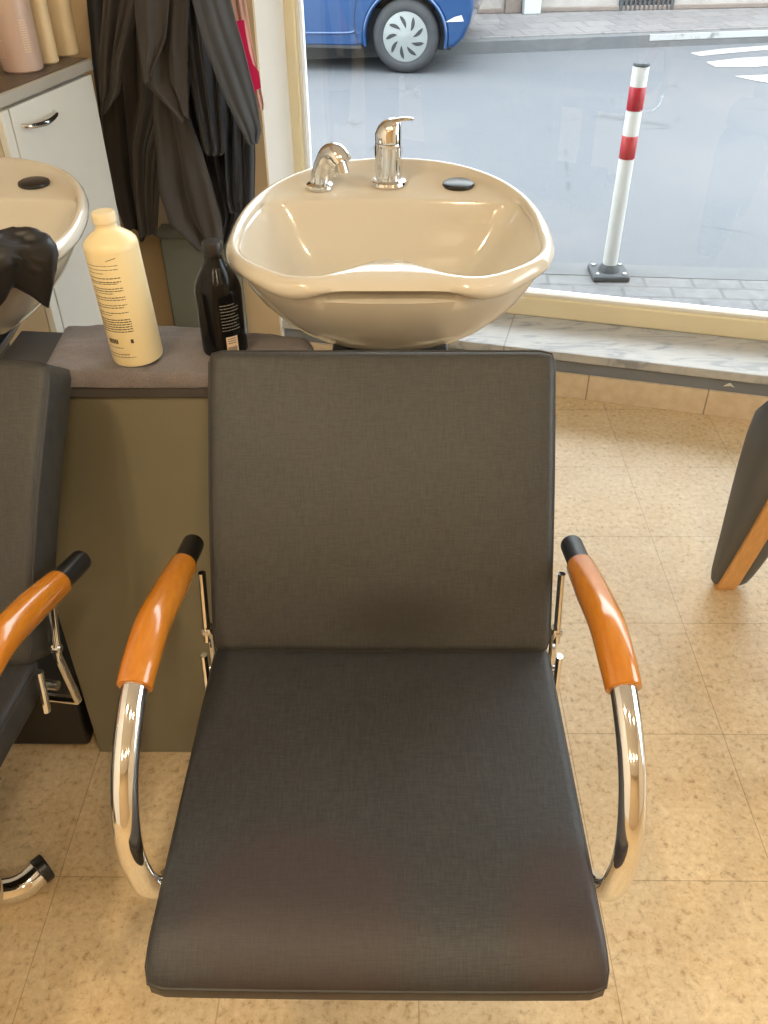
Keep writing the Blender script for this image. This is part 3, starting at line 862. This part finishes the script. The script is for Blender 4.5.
# ------------------------------------------------------------------ black crumpled cloth over the left basin
def black_cloth():
    lx, ly = BX-.838, BY+.015
    prof = [(-.165, -.062), (-.135, -.022), (-.105, .006), (-.075, .026), (-.045, .036), (-.020, .036), (.004, .028), (.020, .012), (.028, -.010), (.028, -.034), (.022, -.060), (.010, -.098)]
    nx = 130; sub = 4; pr2 = []
    for i in range(len(prof)-1):
        for k in range(sub):
            q = k/sub; pr2.append((prof[i][0]*(1-q)+prof[i+1][0]*q, prof[i][1]*(1-q)+prof[i+1][1]*q))
    pr2.append(prof[-1])
    shift = Vector((lx-BX, ly-BY, 0))
    rows = []
    for i, (do, dz) in enumerate(pr2):
        q = i/(len(pr2)-1); row = []
        for j in range(nx+1):
            u = j/nx
            th = R(-106 + 79*u + 4*math.sin(q*5+u*4))
            k = max(0, min(1, (q-.25)/.25))
            ph = u*21 + 3.5*q*(1-u) + 1.1*noise.noise(Vector((u*3, q*2.5, 0)))
            fold = k*(.040*(1-abs(math.sin(ph)))**1.1*(.55+.45*math.sin(u*5+1)) + .005*math.sin(u*43+q*6))
            crum = .012*noise.noise(Vector((u*7, q*7, 2))) + .006*noise.noise(Vector((u*17, q*16, 5)))
            hem = max(0, q-.5)/.5
            end = hem*(.050*noise.noise(Vector((u*8, 0, 7))) + .026*abs(math.sin(u*PI*3.2)) + .06*max(0, u-.6))
            do2 = do*(1-.55*u*u) if do < 0 else do
            rho = outline(th) + do2 + fold + abs(crum)*.6 - .012*(1-k)
            P = Vector((lx+rho*math.cos(th), ly+rho*math.sin(th), .957+dz*(1-.3*u*u if dz < 0 and do < 0 else 1)+.5*fold+end+.6*abs(crum)+(1-k)*.012*math.sin(PI*u)))
            h = BOWL.find_nearest(P-shift)          # lies on the ceramic, never inside it
            if h[0]:
                d = (P-shift)-h[0]
                side = d.dot(h[1])
                if side < .010: P = h[0] + h[1]*(.010+.9*fold+.3*abs(crum)) + shift
            row.append(P)
        rows.append(row)
    o = MB().grid(rows).build('crumpled_cloth', M['cloth_black'], solid=.003, angle=180)
    recenter(o); tag(o, 'crumpled black satin cloth draped over the rim of the left basin', 'cloth')
black_cloth()

# ------------------------------------------------------------------ white cabinet at the back left
CA = Vector((-.862, 2.075, 0)); CB = Vector((-.7745, 2.425, 0)); CZ = 1.05
cdx = (CB-CA).normalized(); cdy = Vector((-cdx.y, cdx.x, 0))     # cdy: away from the front, into the cabinet
def make_cabinet():
    t = thing('storage_cabinet', 'white storage cabinet with a dark top behind the left basin', 'cabinet', tuple(CA + cdx*.18 + cdy*.2))
    ob = lambda a0, a1, b0, b1, z0, z1: MB().obox(CA, cdx, cdy, a0, a1, b0, b1, z0, z1)
    L0, L1 = -.03, .365
    ob(L0, L1, .02, .42, .06, CZ-.03).build('body', M['cabinet_side'], t, bevel=.002)
    ob(L0+.02, L1-.02, .05, .40, 0, .062).build('plinth', M['black_paint'], t)
    ob(L0, L1+.01, -.004, .43, CZ-.028, CZ-.002).build('top', M['cab_edge'], t, bevel=.003)
    ob(L0+.004, L1+.006, .004, .426, CZ-.004, CZ).build('top_mat', M['cab_top'], t, bevel=.001)
    for i, (a0, a1) in enumerate(((L0, .0), (.004, L1))):
        d = ob(a0, a1, 0, .018, .065, CZ-.036).build('door', M['cab_white'], t, bevel=.002)
        if i == 1:
            c0 = CA + cdx*.032 + Vector((0, 0, .972)); w = .135
            hb = MB().tube([c0 + cdy*0, c0+cdx*.012-cdy*.014+Vector((0,0,-.004)), c0+cdx*(w*.5)-cdy*.022+Vector((0,0,-.008)), c0+cdx*(w-.012)-cdy*.014+Vector((0,0,-.004)), c0+cdx*w], [.004, .006, .0075, .006, .004], 12, 6)
            hb.build('handle', M['chrome'], d)
make_cabinet()
def cosm(x, y, r, h, m_, label, name, grp=None, parts=None):
    z = CZ
    t = thing(name, label, 'bottle', (x, y, z), grp)
    b_ = MB().lathe([(.002, 0), (r-.004, 0), (r, .004), (r, h-.03), (r-.004, h-.018), (r*.55, h-.004), (r*.4, h)], (x, y, z), 40).build('bottle_body', m_, t)
    MB().lathe([(r*.36, h-.004), (r*.45, h), (r*.45, h+.03), (r*.4, h+.034), (.001, h+.034)], (x, y, z), 28).build('cap', m_, t)
    return t, b_
p1 = at_z(24, 74, CZ); 
t1, b1 = cosm(p1.x-.32*.047, p1.y+.95*.047, .047, .21, M['bottle_pink'], 'wide taupe bottle with pale labels on the white cabinet', 'hair_care_bottle')
rnd = random.Random(8)
text_rows(t1.location.x, t1.location.y, .047, [(CZ+.11-.005*k, 1, .0022) for k in range(14)], R(306), R(326), rnd).build('label_print', M['sticker'], b1, smooth=False)
text_rows(t1.location.x, t1.location.y, .047, [(CZ+.07-.005*k, 1, .0022) for k in range(8)], R(228), R(248), rnd).build('label_print', M['sticker'], b1, smooth=False)
p2 = at_z(50, 65, CZ); cosm(p2.x-.32*.0235, p2.y+.95*.0235, .0235, .19, M['bottle_cream'], 'slim cream bottle between the taupe bottle and the wider cream bottle', 'styling_bottle')
p3 = at_z(68, 57, CZ); cosm(p3.x-.32*.032, p3.y+.95*.032, .032, .21, M['bottle_cream'], 'cream bottle nearest the hanging capes on the white cabinet', 'styling_bottle')
p4 = at_z(0, 80, CZ); 
t4, b4 = cosm(p4.x-.028, p4.y+.005, .024, .07, M['rose'], 'small rose pink jar at the left edge on the cabinet top', 'cosmetic_jar')

# ------------------------------------------------------------------ capes hanging on hooks
def sheet(name, m_, Y, rows, label, cat, nf=3.5, amp=.018, seed=0, grp=None, nu=46, nv=54, thick=.004, hem=None):
    """rows: (v, uL, uR) image rows measured at depth Y; the cape hangs there as real pleated cloth"""
    out = []
    keys = [(at_y(l, v, Y), at_y(r, v, Y)) for v, l, r in rows]
    K = len(keys)
    for i in range(nv+1):
        s_ = i/nv*(K-1); k = min(int(s_), K-2); q = s_-k
        q2 = q
        Lp = keys[k][0].lerp(keys[k+1][0], q2); Rp = keys[k][1].lerp(keys[k+1][1], q2)
        g = i/nv
        row = []
        for j in range(nu+1):
            u = j/nu
            p = Lp.lerp(Rp, u)
            ph = u*nf*2*PI + seed*1.7 + 1.2*noise.noise(Vector((u*2, g*1.5, seed)))
            a = amp*(.35+.65*min(1, g*1.6))
            dy = a*(math.sin(ph)+.4*math.sin(2.3*ph+seed)) + .012*noise.noise(Vector((u*4, g*3, seed+5)))
            dz = (hem(u) if hem else 0)*max(0, (g-.55)/.45)
            row.append((p.x + a*.25*math.cos(ph), Y + dy, p.z + dz))
        out.append(row)
    o = MB().grid(out).build(name, m_, solid=thick, subsurf=1, angle=180)
    recenter(o); return tag(o, label, cat, grp)
G = 'capes on the wall hooks'
sheet('hanging_cape', M['cape_navy'], 2.67, [(-175, 112, 128), (-60, 92, 130), (0, 86, 128), (70, 92, 128), (108, 98, 128), (165, 102, 122), (172, 106, 114)], 'leftmost dark hanging cape, its hem beside the white cabinet', 'cape', 1.6, .012, 1, G)
sheet('hanging_cape', M['cape_brown'], 2.625, [(-175, 122, 148), (-60, 108, 152), (0, 104, 158), (60, 100, 160), (120, 104, 160), (185, 112, 158), (235, 130, 152)], 'long charcoal cape hanging furthest left behind the shampoo bottle neck', 'cape', 2.2, .014, 2, G, hem=lambda u: .02*math.sin(u*9))
sheet('hanging_cape', M['cape_brown'], 2.485, [(-175, 138, 152), (-40, 112, 142), (0, 108, 140), (60, 104, 122), (92, 102, 119), (114, 100, 103)], 'short brown grey cape with a pointed corner over the left capes', 'cape', 1.2, .012, 3, G)
sheet('hanging_cape', M['cape_brown'], 2.44, [(-175, 146, 166), (-60, 140, 182), (0, 136, 188), (50, 138, 186), (84, 142, 186), (102, 162, 187), (118, 182, 187)], 'brown grey cape in front with a frayed edge beside the navy capes', 'cape', 2.1, .012, 4, G, hem=lambda u: -.01*math.sin(u*7))
sheet('hanging_cape', M['cape_brown'], 2.395, [(-175, 150, 160), (-40, 136, 166), (0, 134, 170), (40, 137, 166), (60, 140, 158), (82, 144, 148)], 'small brown grey cape front with a single point above the frayed cape', 'cape', 1.3, .010, 12, G)
sheet('hanging_cape', M['cape_brown'], 2.58, [(-175, 150, 172), (-40, 142, 190), (40, 136, 188), (100, 138, 190), (150, 132, 166), (190, 134, 160), (235, 140, 158)], 'charcoal cape with a narrow tail right of the shampoo bottle', 'cape', 2.4, .014, 5, G)
sheet('hanging_cape', M['cape_brown'], 2.53, [(-175, 158, 180), (-20, 154, 194), (60, 156, 192), (112, 154, 186), (150, 158, 200), (190, 160, 212), (222, 170, 221), (250, 200, 222)], 'wide brown grey cape with a diagonal hem above the black bottle', 'cape', 1.5, .010, 6, G)
sheet('hanging_cape', M['cape_navy'], 2.62, [(-175, 170, 190), (-40, 172, 212), (40, 178, 226), (100, 184, 234), (160, 192, 240), (215, 208, 240), (242, 214, 228)], 'black navy cape hanging behind, its tail beside the basin rim', 'cape', 3.2, .016, 7, G)
sheet('hanging_cape', M['cape_navy'], 2.485, [(-175, 174, 188), (-40, 176, 206), (40, 182, 216), (90, 190, 222), (150, 203, 226), (154, 206, 222)], 'black navy cape with stacked folds between the brown and slate capes', 'cape', 2.6, .014, 8, G)
sheet('hanging_cape', M['cape_slate'], 2.40, [(-175, 184, 196), (-60, 186, 212), (0, 192, 230), (50, 206, 244), (100, 226, 256), (130, 242, 261), (144, 250, 258)], 'smooth slate grey cape hanging rightmost with its corner pointing down', 'cape', .9, .008, 9, G)
sheet('hanging_cape', M['cape_navy'], 2.57, [(-175, 188, 204), (-20, 200, 226), (60, 214, 246), (120, 224, 254), (160, 226, 255), (200, 228, 254), (212, 232, 250)], 'black cape hanging low behind the slate grey cape', 'cape', 2.6, .014, 10, G)
# rail with hooks (above the frame)
rl = thing('coat_rail', 'wooden wall rail with hooks above the hanging capes', 'rail', (-.57, 2.73, 1.66))
MB().box(-.95, -.41, 2.715, 2.738, 1.66, 1.74).build('board', M['wood_strip'], rl, bevel=.004)
for k, u in enumerate((-.86, -.75, -.64, -.53, -.45)):
    MB().tube([(u, 2.716, 1.70), (u, 2.66, 1.69), (u, 2.60, 1.665), (u, 2.50, 1.66), (u, 2.46, 1.69)], .006, 10, 5).build('hook', M['chrome'], rl)
# red and pink printed cloth at the right of the capes
pk = sheet('printed_towel', M['pink_cloth'], 2.66, [(-150, 226, 240), (-40, 224, 240), (0, 228, 246), (40, 234, 252), (80, 244, 260), (104, 252, 264), (110, 255, 264)], 'narrow pale pink cloth with a bold red print hanging beside the white window reveal', 'towel', .7, .006, 11, None, 20, 40, .003)
def red_print():
    mb = MB()
    # a bold vertical ribbon shape, built as its own thin layer 3 mm in front of the cloth
    for poly in ([(228, 22), (244, 20), (246, 34), (249, 50), (253, 64), (259, 72), (261, 88), (256, 90), (255, 95), (250, 84), (246, 70), (243, 56), (241, 42), (238, 37), (232, 38)],):
        mb.prism(poly, lambda p: at_y(p[0], p[1], 2.635), lambda p: at_y(p[0], p[1], 2.632))
    o = mb.build('red_motif', M['red_print'], None, smooth=False)
    o.data.transform(Matrix.Translation(-pk.location)); o.parent = pk
red_print()

# grey box below the capes
def grey_box():
    a = at_y(157, 231, 2.665); 
    t = thing('storage_box', 'grey green box standing on the floor under the hanging capes', 'box', (a.x+.11, 2.7, 0))
    MB().box(a.x, a.x+.24, 2.67, 2.73, 0, a.z-.025).build('body', M['plastic_grey'], t, bevel=.008)
    MB().box(a.x-.004, a.x+.244, 2.665, 2.735, a.z-.025, a.z).build('lid', M['plastic_grey'], t, bevel=.006)
grey_box()

# ------------------------------------------------------------------ street
SW, RD = -.15, -.27
nk = [Vector((-14, 5.02, 0)), Vector((.124, 4.11, 0)), Vector((1.74, 3.98, 0)), Vector((16, 2.9, 0))]       # near kerb line
fk = [Vector((-14, 7.9, 0)), Vector((.744, 9.66, 0)), Vector((3.87, 10.2, 0)), Vector((16, 12.1, 0))]         # far kerb line
fw = [Vector((-14, 9.7, 0)), Vector((.62, 11.25, 0)), Vector((4.3, 11.62, 0)), Vector((16, 12.9, 0))]          # foot of the far wall
def strip(a, b_, z0, z1, name, m_):
    mb = MB()
    top0 = [p + Vector((0,0,z1)) for p in a]; top1 = [p + Vector((0,0,z1)) for p in b_]
    bot0 = [p + Vector((0,0,z0)) for p in a]; bot1 = [p + Vector((0,0,z0)) for p in b_]
    mb.grid([bot0, top0, top1, bot1, bot0])
    return struct(mb.build(name, m_, smooth=False))
inner = [wp(-14, .5), wp(-1, .5), wp(2.5, .5), wp(16, .5)]
inner = [Vector((-14, 3.35, 0)), Vector((-.6, 3.2, 0)), wp(2.5, .46), Vector((16, 1.0, 0))]
off = Vector((0, .14, 0))
strip(inner, [p-off*1.0 for p in nk], -.5, SW, 'sidewalk', M['paver_near'])
strip([p-off for p in nk], nk, -.5, SW+.002, 'trim_4', M['kerb'])
strip(nk, fk, -.6, RD, 'road', M['asphalt'])
strip(nk, [p + Vector((0, .09, 0)) for p in nk], -.4, RD+.085, 'trim_8', M['gutter'])
strip(fk, [p+off for p in fk], -.5, SW-.01, 'trim_5', M['kerb'])
strip([p+off for p in fk], fw, -.5, SW, 'sidewalk_far', M['paver_far'])
strip(fw, [p+Vector((0,.4,0)) for p in fw], -.5, 4.2, 'wall_opposite', M['stucco'])
fwd = (fw[2]-fw[1]).normalized(); fwn = Vector((fwd.y, -fwd.x, 0))   # towards the street
def on_far(u, v):
    d = ray(u, v); k = (fw[1]-CAM).dot(fwn)/d.dot(fwn); p = CAM+d*k; return (p-fw[1]).dot(fwd), p.z
def far_box(s0, s1, z0, z1, out): return MB().obox(fw[1], fwd, -fwn, s0, s1, -out, .0, z0, z1)
a, _ = on_far(521, 10); b_, _ = on_far(538, 10)
struct(far_box(a, b_, SW, 3.2, .14).build('trim_6', M['door_white'], bevel=.01))
a0, _ = on_far(504, 10)
struct(far_box(a0, a-.005, SW, 3.2, .05).build('trim_7', M['brown_strip'], bevel=.01))
struct(far_box(-12, 12, SW, SW+.05, .03).build('baseboard_opposite', M['brown_strip'], bevel=.01))
def grate():
    s0, z0 = on_far(619, 15); s1, _ = on_far(670, 12)
    c = fw[1]+fwd*((s0+s1)/2)
    t = thing('wall_grate', 'grey metal grate low on the wall across the street', 'grate', (c.x, c.y, z0))
    far_box(s0, s1, z0, z0+.46, .012).build('backing', M['dark'], t)
    fr = far_box(s0-.02, s0+.02, z0, z0+.46, .035); 
    for q in ((s1-.02, s1+.02, z0, z0+.46), (s0, s1, z0-.02, z0+.02), (s0, s1, z0+.44, z0+.48)):
        x = far_box(*q, .035); fr.add(x.v, x.f)
    fr.build('frame', M['rubber_grey'], t)
    n = 10
    for k in range(n):
        s_ = s0+.03+(s1-s0-.06)*(k+.5)/n
        far_box(s_-.012, s_+.012, z0+.02, z0+.44, .03).build('bar', M['rubber_grey'], t)
grate()
struct(MB().box(XR+.14, 18, -8, .9, -.5, SW-.004).build('sidewalk_side', M['paver_near'], smooth=False))
# worn crossing paint on the road
def paint(poly, name, label):
    mb = MB(); mb.prism(poly, lambda p: at_z(p[0], p[1], RD+.0005), lambda p: at_z(p[0], p[1], RD+.004))
    o = mb.build(name, M['road_paint'], smooth=False); recenter(o); tag(o, label, 'road marking', 'worn crossing stripes')
paint([(690, 53), (720, 49), (790, 44), (800, 47), (740, 52), (700, 56)], 'crossing_stripe', 'worn white stripe on the road nearest the far kerb')
paint([(706, 62), (740, 58), (800, 55), (812, 62), (752, 67), (716, 67)], 'crossing_stripe', 'worn white stripe on the road, middle one of three')
paint([(734, 76), (760, 75), (800, 73), (815, 79), (770, 83), (752, 80)], 'crossing_stripe', 'worn broken white stripe on the road nearest the window')
def kerb_paint():
    mb = MB()
    d = (fk[2]-fk[1]).normalized(); p0 = fk[2]-d*1.3
    n = Vector((-d.y, d.x, 0))
    mb.obox(p0, d, n, 0, 4.5, -.006, .02, RD+.06, SW-.006)
    o = mb.build('painted_kerb', M['road_paint'], smooth=False); struct(o)
kerb_paint()
# bollard
def bollard():
    bx, by = .998, 3.905
    t = thing('street_bollard', 'white bollard post with two red bands on a square foot beyond the window', 'bollard', (bx, by, SW))
    zt = .742
    def zz(v): return at_y(625, v, by+.0).z
    MB().lathe([(.001, .045), (.032, .045), (.033, .05), (.033, zt-SW-.004), (.031, zt-SW), (.001, zt-SW)], (bx, by, SW), 32).build('post', M['bollard_white'], t)
    for v0, v1 in ((86, 110), (135, 158)):
        z0, z1 = zz(v1), zz(v0)
        MB().lathe([(.033, z0-SW), (.0338, z0-SW+.001), (.0338, z1-SW-.001), (.033, z1-SW)], (bx, by, SW), 32).build('red_band', M['bollard_red'], t)
    MB().lathe([(.001, zt-SW-.002), (.0325, zt-SW-.002), (.034, zt-SW+.002), (.030, zt-SW+.010), (.001, zt-SW+.012)], (bx, by, SW), 32).build('top_cap', M['rubber_grey'], t)
    MB().box(bx-.085, bx+.085, by-.08, by+.08, SW, SW+.028).build('base_plate', M['rubber_grey'], t, bevel=.008)
    MB().lathe([(.05, .024), (.046, .04), (.034, .06), (.001, .06)], (bx, by, SW), 24).build('collar', M['rubber_grey'], t)
    for sx in (-1, 1):
        for sy in (-1, 1): MB().lathe([(.001, .026), (.010, .026), (.010, .036), (.001, .037)], (bx+sx*.062, by+sy*.056, SW), 12).build('bolt', M['steel'], t)
bollard()

# ------------------------------------------------------------------ parked car across the road
def make_car():
    wx, wy = .09, 8.78
    ex = Vector((.985, -.12+.0, 0)).normalized()      # towards the rear of the car (right in the photo)
    ex = Vector((1, -.165, 0)).normalized()
    ey = Vector((-ex.y, ex.x, 0))                      # away from the camera
    O = Vector((wx, wy, RD))
    t = thing('hatchback_car', 'blue hatchback parked across the street, only its rear wheel and flank in view', 'car', tuple(O - ex*1.25 + ey*.8))
    W = 1.66; WB_ = 2.5; r = .30
    def P(x, y, z): return O + ex*x + ey*y + Vector((0, 0, z))
    def arch(cx, rad, n=16):
        return [(cx+rad*math.cos(a), .30+rad*math.sin(a)) for a in [R(-12)+(PI+R(24))*k/n for k in range(n+1)]]
    # lower body side outline (x to the rear, z up), counter-clockwise from the rear lower corner
    a_r = arch(0, .365); a_f = arch(-WB_, .365)
    poly = [(.44, .22), (.52, .30), (.575, .42), (.60, .55), (.585, .72), (.56, .92), (.40, .97), (-2.1, .93), (-2.7, .90), (-3.15, .80), (-3.32, .62), (-3.34, .40), (-3.26, .25), (-2.95, .215)]
    poly += list(reversed(a_f)) + [(-2.0, .20), (-.5, .20)] + list(reversed(a_r))
    poly[-len(a_r):] = list(reversed(a_r))
    mb = MB()
    secs = [(.05, .965), (.0, 1.0), (W, 1.0), (W-.0, 1.0)]
    mb.prism(poly, lambda p: P(p[0], 0, p[1]), lambda p: P(p[0], W, p[1]))
    body = mb.build('body', M['car'], t, bevel=.035, seg=3, angle=30)
    # greenhouse
    gh = [(.53, .93), (.34, 1.36), (.16, 1.46), (-1.3, 1.47), (-1.55, 1.43), (-2.25, .93)]
    g = MB(); n = len(gh)
    ins = lambda z: .04 + .15*(z-.93)/.54
    g.prism(gh, lambda p: P(p[0], ins(p[1]), p[1]), lambda p: P(p[0], W-ins(p[1]), p[1]))
    g.build('roof', M['car'], t, bevel=.03, seg=3, angle=30)
    for side in (0, 1):
        for poly2 in ([(.18, .98), (.10, 1.32), (-.62, 1.36), (-.66, .98)], [(-.74, .98), (-.70, 1.36), (-1.36, 1.36), (-1.98, .98)]):
            q = MB()
            yy = (lambda z, e: ins(z)-e) if side == 0 else (lambda z, e: W-ins(z)+e)
            q.prism(poly2, lambda p: P(p[0], yy(p[1], .012), p[1]), lambda p: P(p[0], yy(p[1], -.02), p[1]))
            q.build('side_window', M['car_glass'], t)
    # dark underside and inner arches
    MB().hexa([P(x, y, z) for z in (.18, .50) for x, y in ((-3.1, .16), (.40, .16), (.40, W-.16), (-3.1, W-.16))]).build('underbody', M['dark'], t)
    # sill strip, door crease and rear bumper reflector
    MB().hexa([P(x, y, z) for z in (.20, .225) for x, y in ((-2.1, -.012), (-.40, -.012), (-.40, .05), (-2.1, .05))]).build('sill_strip', M['dark'], t)
    MB().tube([P(-.46, -.004, .345), P(-.56, -.006, .325), P(-1.2, -.006, .315), P(-2.0, -.006, .315)], .010, 8, 4).build('door_crease', M['car'], t)
    MB().tube([P(-.43, -.002, .22), P(-.46, -.002, .45), P(-.42, -.002, .66), (P(-.40, -.002, .9))], .004, 6, 4).build('door_seam', M['dark'], t)
    MB().prism([(.36, .43), (.52, .44), (.50, .485), (.44, .47)], lambda p: P(p[0], -.006, p[1]), lambda p: P(p[0], .03, p[1])).build('reflector', M['reflector'], t)
    MB().prism([(.40, .70), (.56, .70), (.55, .86), (.40, .88)], lambda p: P(p[0], -.01, p[1]), lambda p: P(p[0], .14, p[1])).build('tail_lamp', M['lamp_red'], t, bevel=.01)
    # lip around the rear wheel arch
    for cx in (0, -WB_):
        MB().tube([P(p[0], -.004, p[1]) for p in arch(cx, .372)], .014, 8, 2).build('arch_lip', M['car'], t)
    for cx in (0, -WB_):
        for side in (0, 1):
            y0 = .02 if side == 0 else W-.22
            c = P(cx, y0, r)
            ax = Matrix((( ex.x, 0, ey.x), (ex.y, 0, ey.y), (0, -1, 0))) if False else Matrix(((ex.x, 0, ey.x), (ex.y, 0, ey.y), (0, 1, 0)))
            wt = MB().lathe([(.20, .0), (.215, -.012), (.26, -.012), (.288, .004), (.30, .03), (.30, .17), (.288, .196), (.20, .20)], c, 48, ax).build('wheel', M['tyre'], t)
            sg = 0 if side == 0 else 1
            f_ = (lambda h: h) if side == 0 else (lambda h: .20-h)
            hc = MB().lathe([(.001, f_(-.024)), (.03, f_(-.022)), (.16, f_(-.012)), (.20, f_(-.008)), (.21, f_(.01)), (.001, f_(.03))], c, 48, ax).build('hubcap', M['hubcap'], wt)
            sl = MB()
            for k in range(9):
                th = 2*PI*k/9 + .1
                pts = []
                for q in range(13):
                    s_ = q/12; rad_ = .072+.105*s_; wv = .021*math.sin(PI*min(1, s_*1.02))**.7*(.5+.6*s_)
                    pts.append((rad_, th+.35*s_+wv/rad_))
                for q in range(12, -1, -1):
                    s_ = q/12; rad_ = .072+.105*s_; wv = .021*math.sin(PI*min(1, s_*1.02))**.7*(.5+.6*s_)
                    pts.append((rad_, th+.35*s_-wv/rad_))
                hh = lambda rad_: -.0215 + (rad_-.03)/.13*.0095
                sl.prism(pts, lambda p: c + ax @ Vector((p[0]*math.cos(p[1]), p[0]*math.sin(p[1]), f_(hh(p[0])-.003))), lambda p: c + ax @ Vector((p[0]*math.cos(p[1]), p[0]*math.sin(p[1]), f_(hh(p[0])+.006))))
            sl.build('hubcap_slots', M['dark'], hc, smooth=False)
make_car()

# ------------------------------------------------------------------ daylight
w = bpy.data.worlds.new('overcast_sky'); SC.world = w; w.use_nodes = True
nt = w.node_tree; nt.nodes.clear()
o = nt.nodes.new('ShaderNodeOutputWorld'); bg = nt.nodes.new('ShaderNodeBackground')
tc = nt.nodes.new('ShaderNodeTexCoord'); sp = nt.nodes.new('ShaderNodeSeparateXYZ'); rp = nt.nodes.new('ShaderNodeValToRGB')
nt.links.new(tc.outputs['Generated'], sp.inputs[0]); nt.links.new(sp.outputs['Z'], rp.inputs[0])
rp.color_ramp.elements[0].position = 0; rp.color_ramp.elements[0].color = (.75, .82, .87, 1)
rp.color_ramp.elements[1].position = .8; rp.color_ramp.elements[1].color = (1.2, 1.27, 1.33, 1)
nt.links.new(rp.outputs[0], bg.inputs[0]); bg.inputs[1].default_value = 6.0
nt.links.new(bg.outputs[0], o.inputs[0])

vs = SC.view_settings
SC.display_settings.display_device = 'sRGB'
vs.view_transform = 'Standard'; vs.look = 'None'; vs.gamma = 1; vs.exposure = 0.28; vs.use_curve_mapping = False
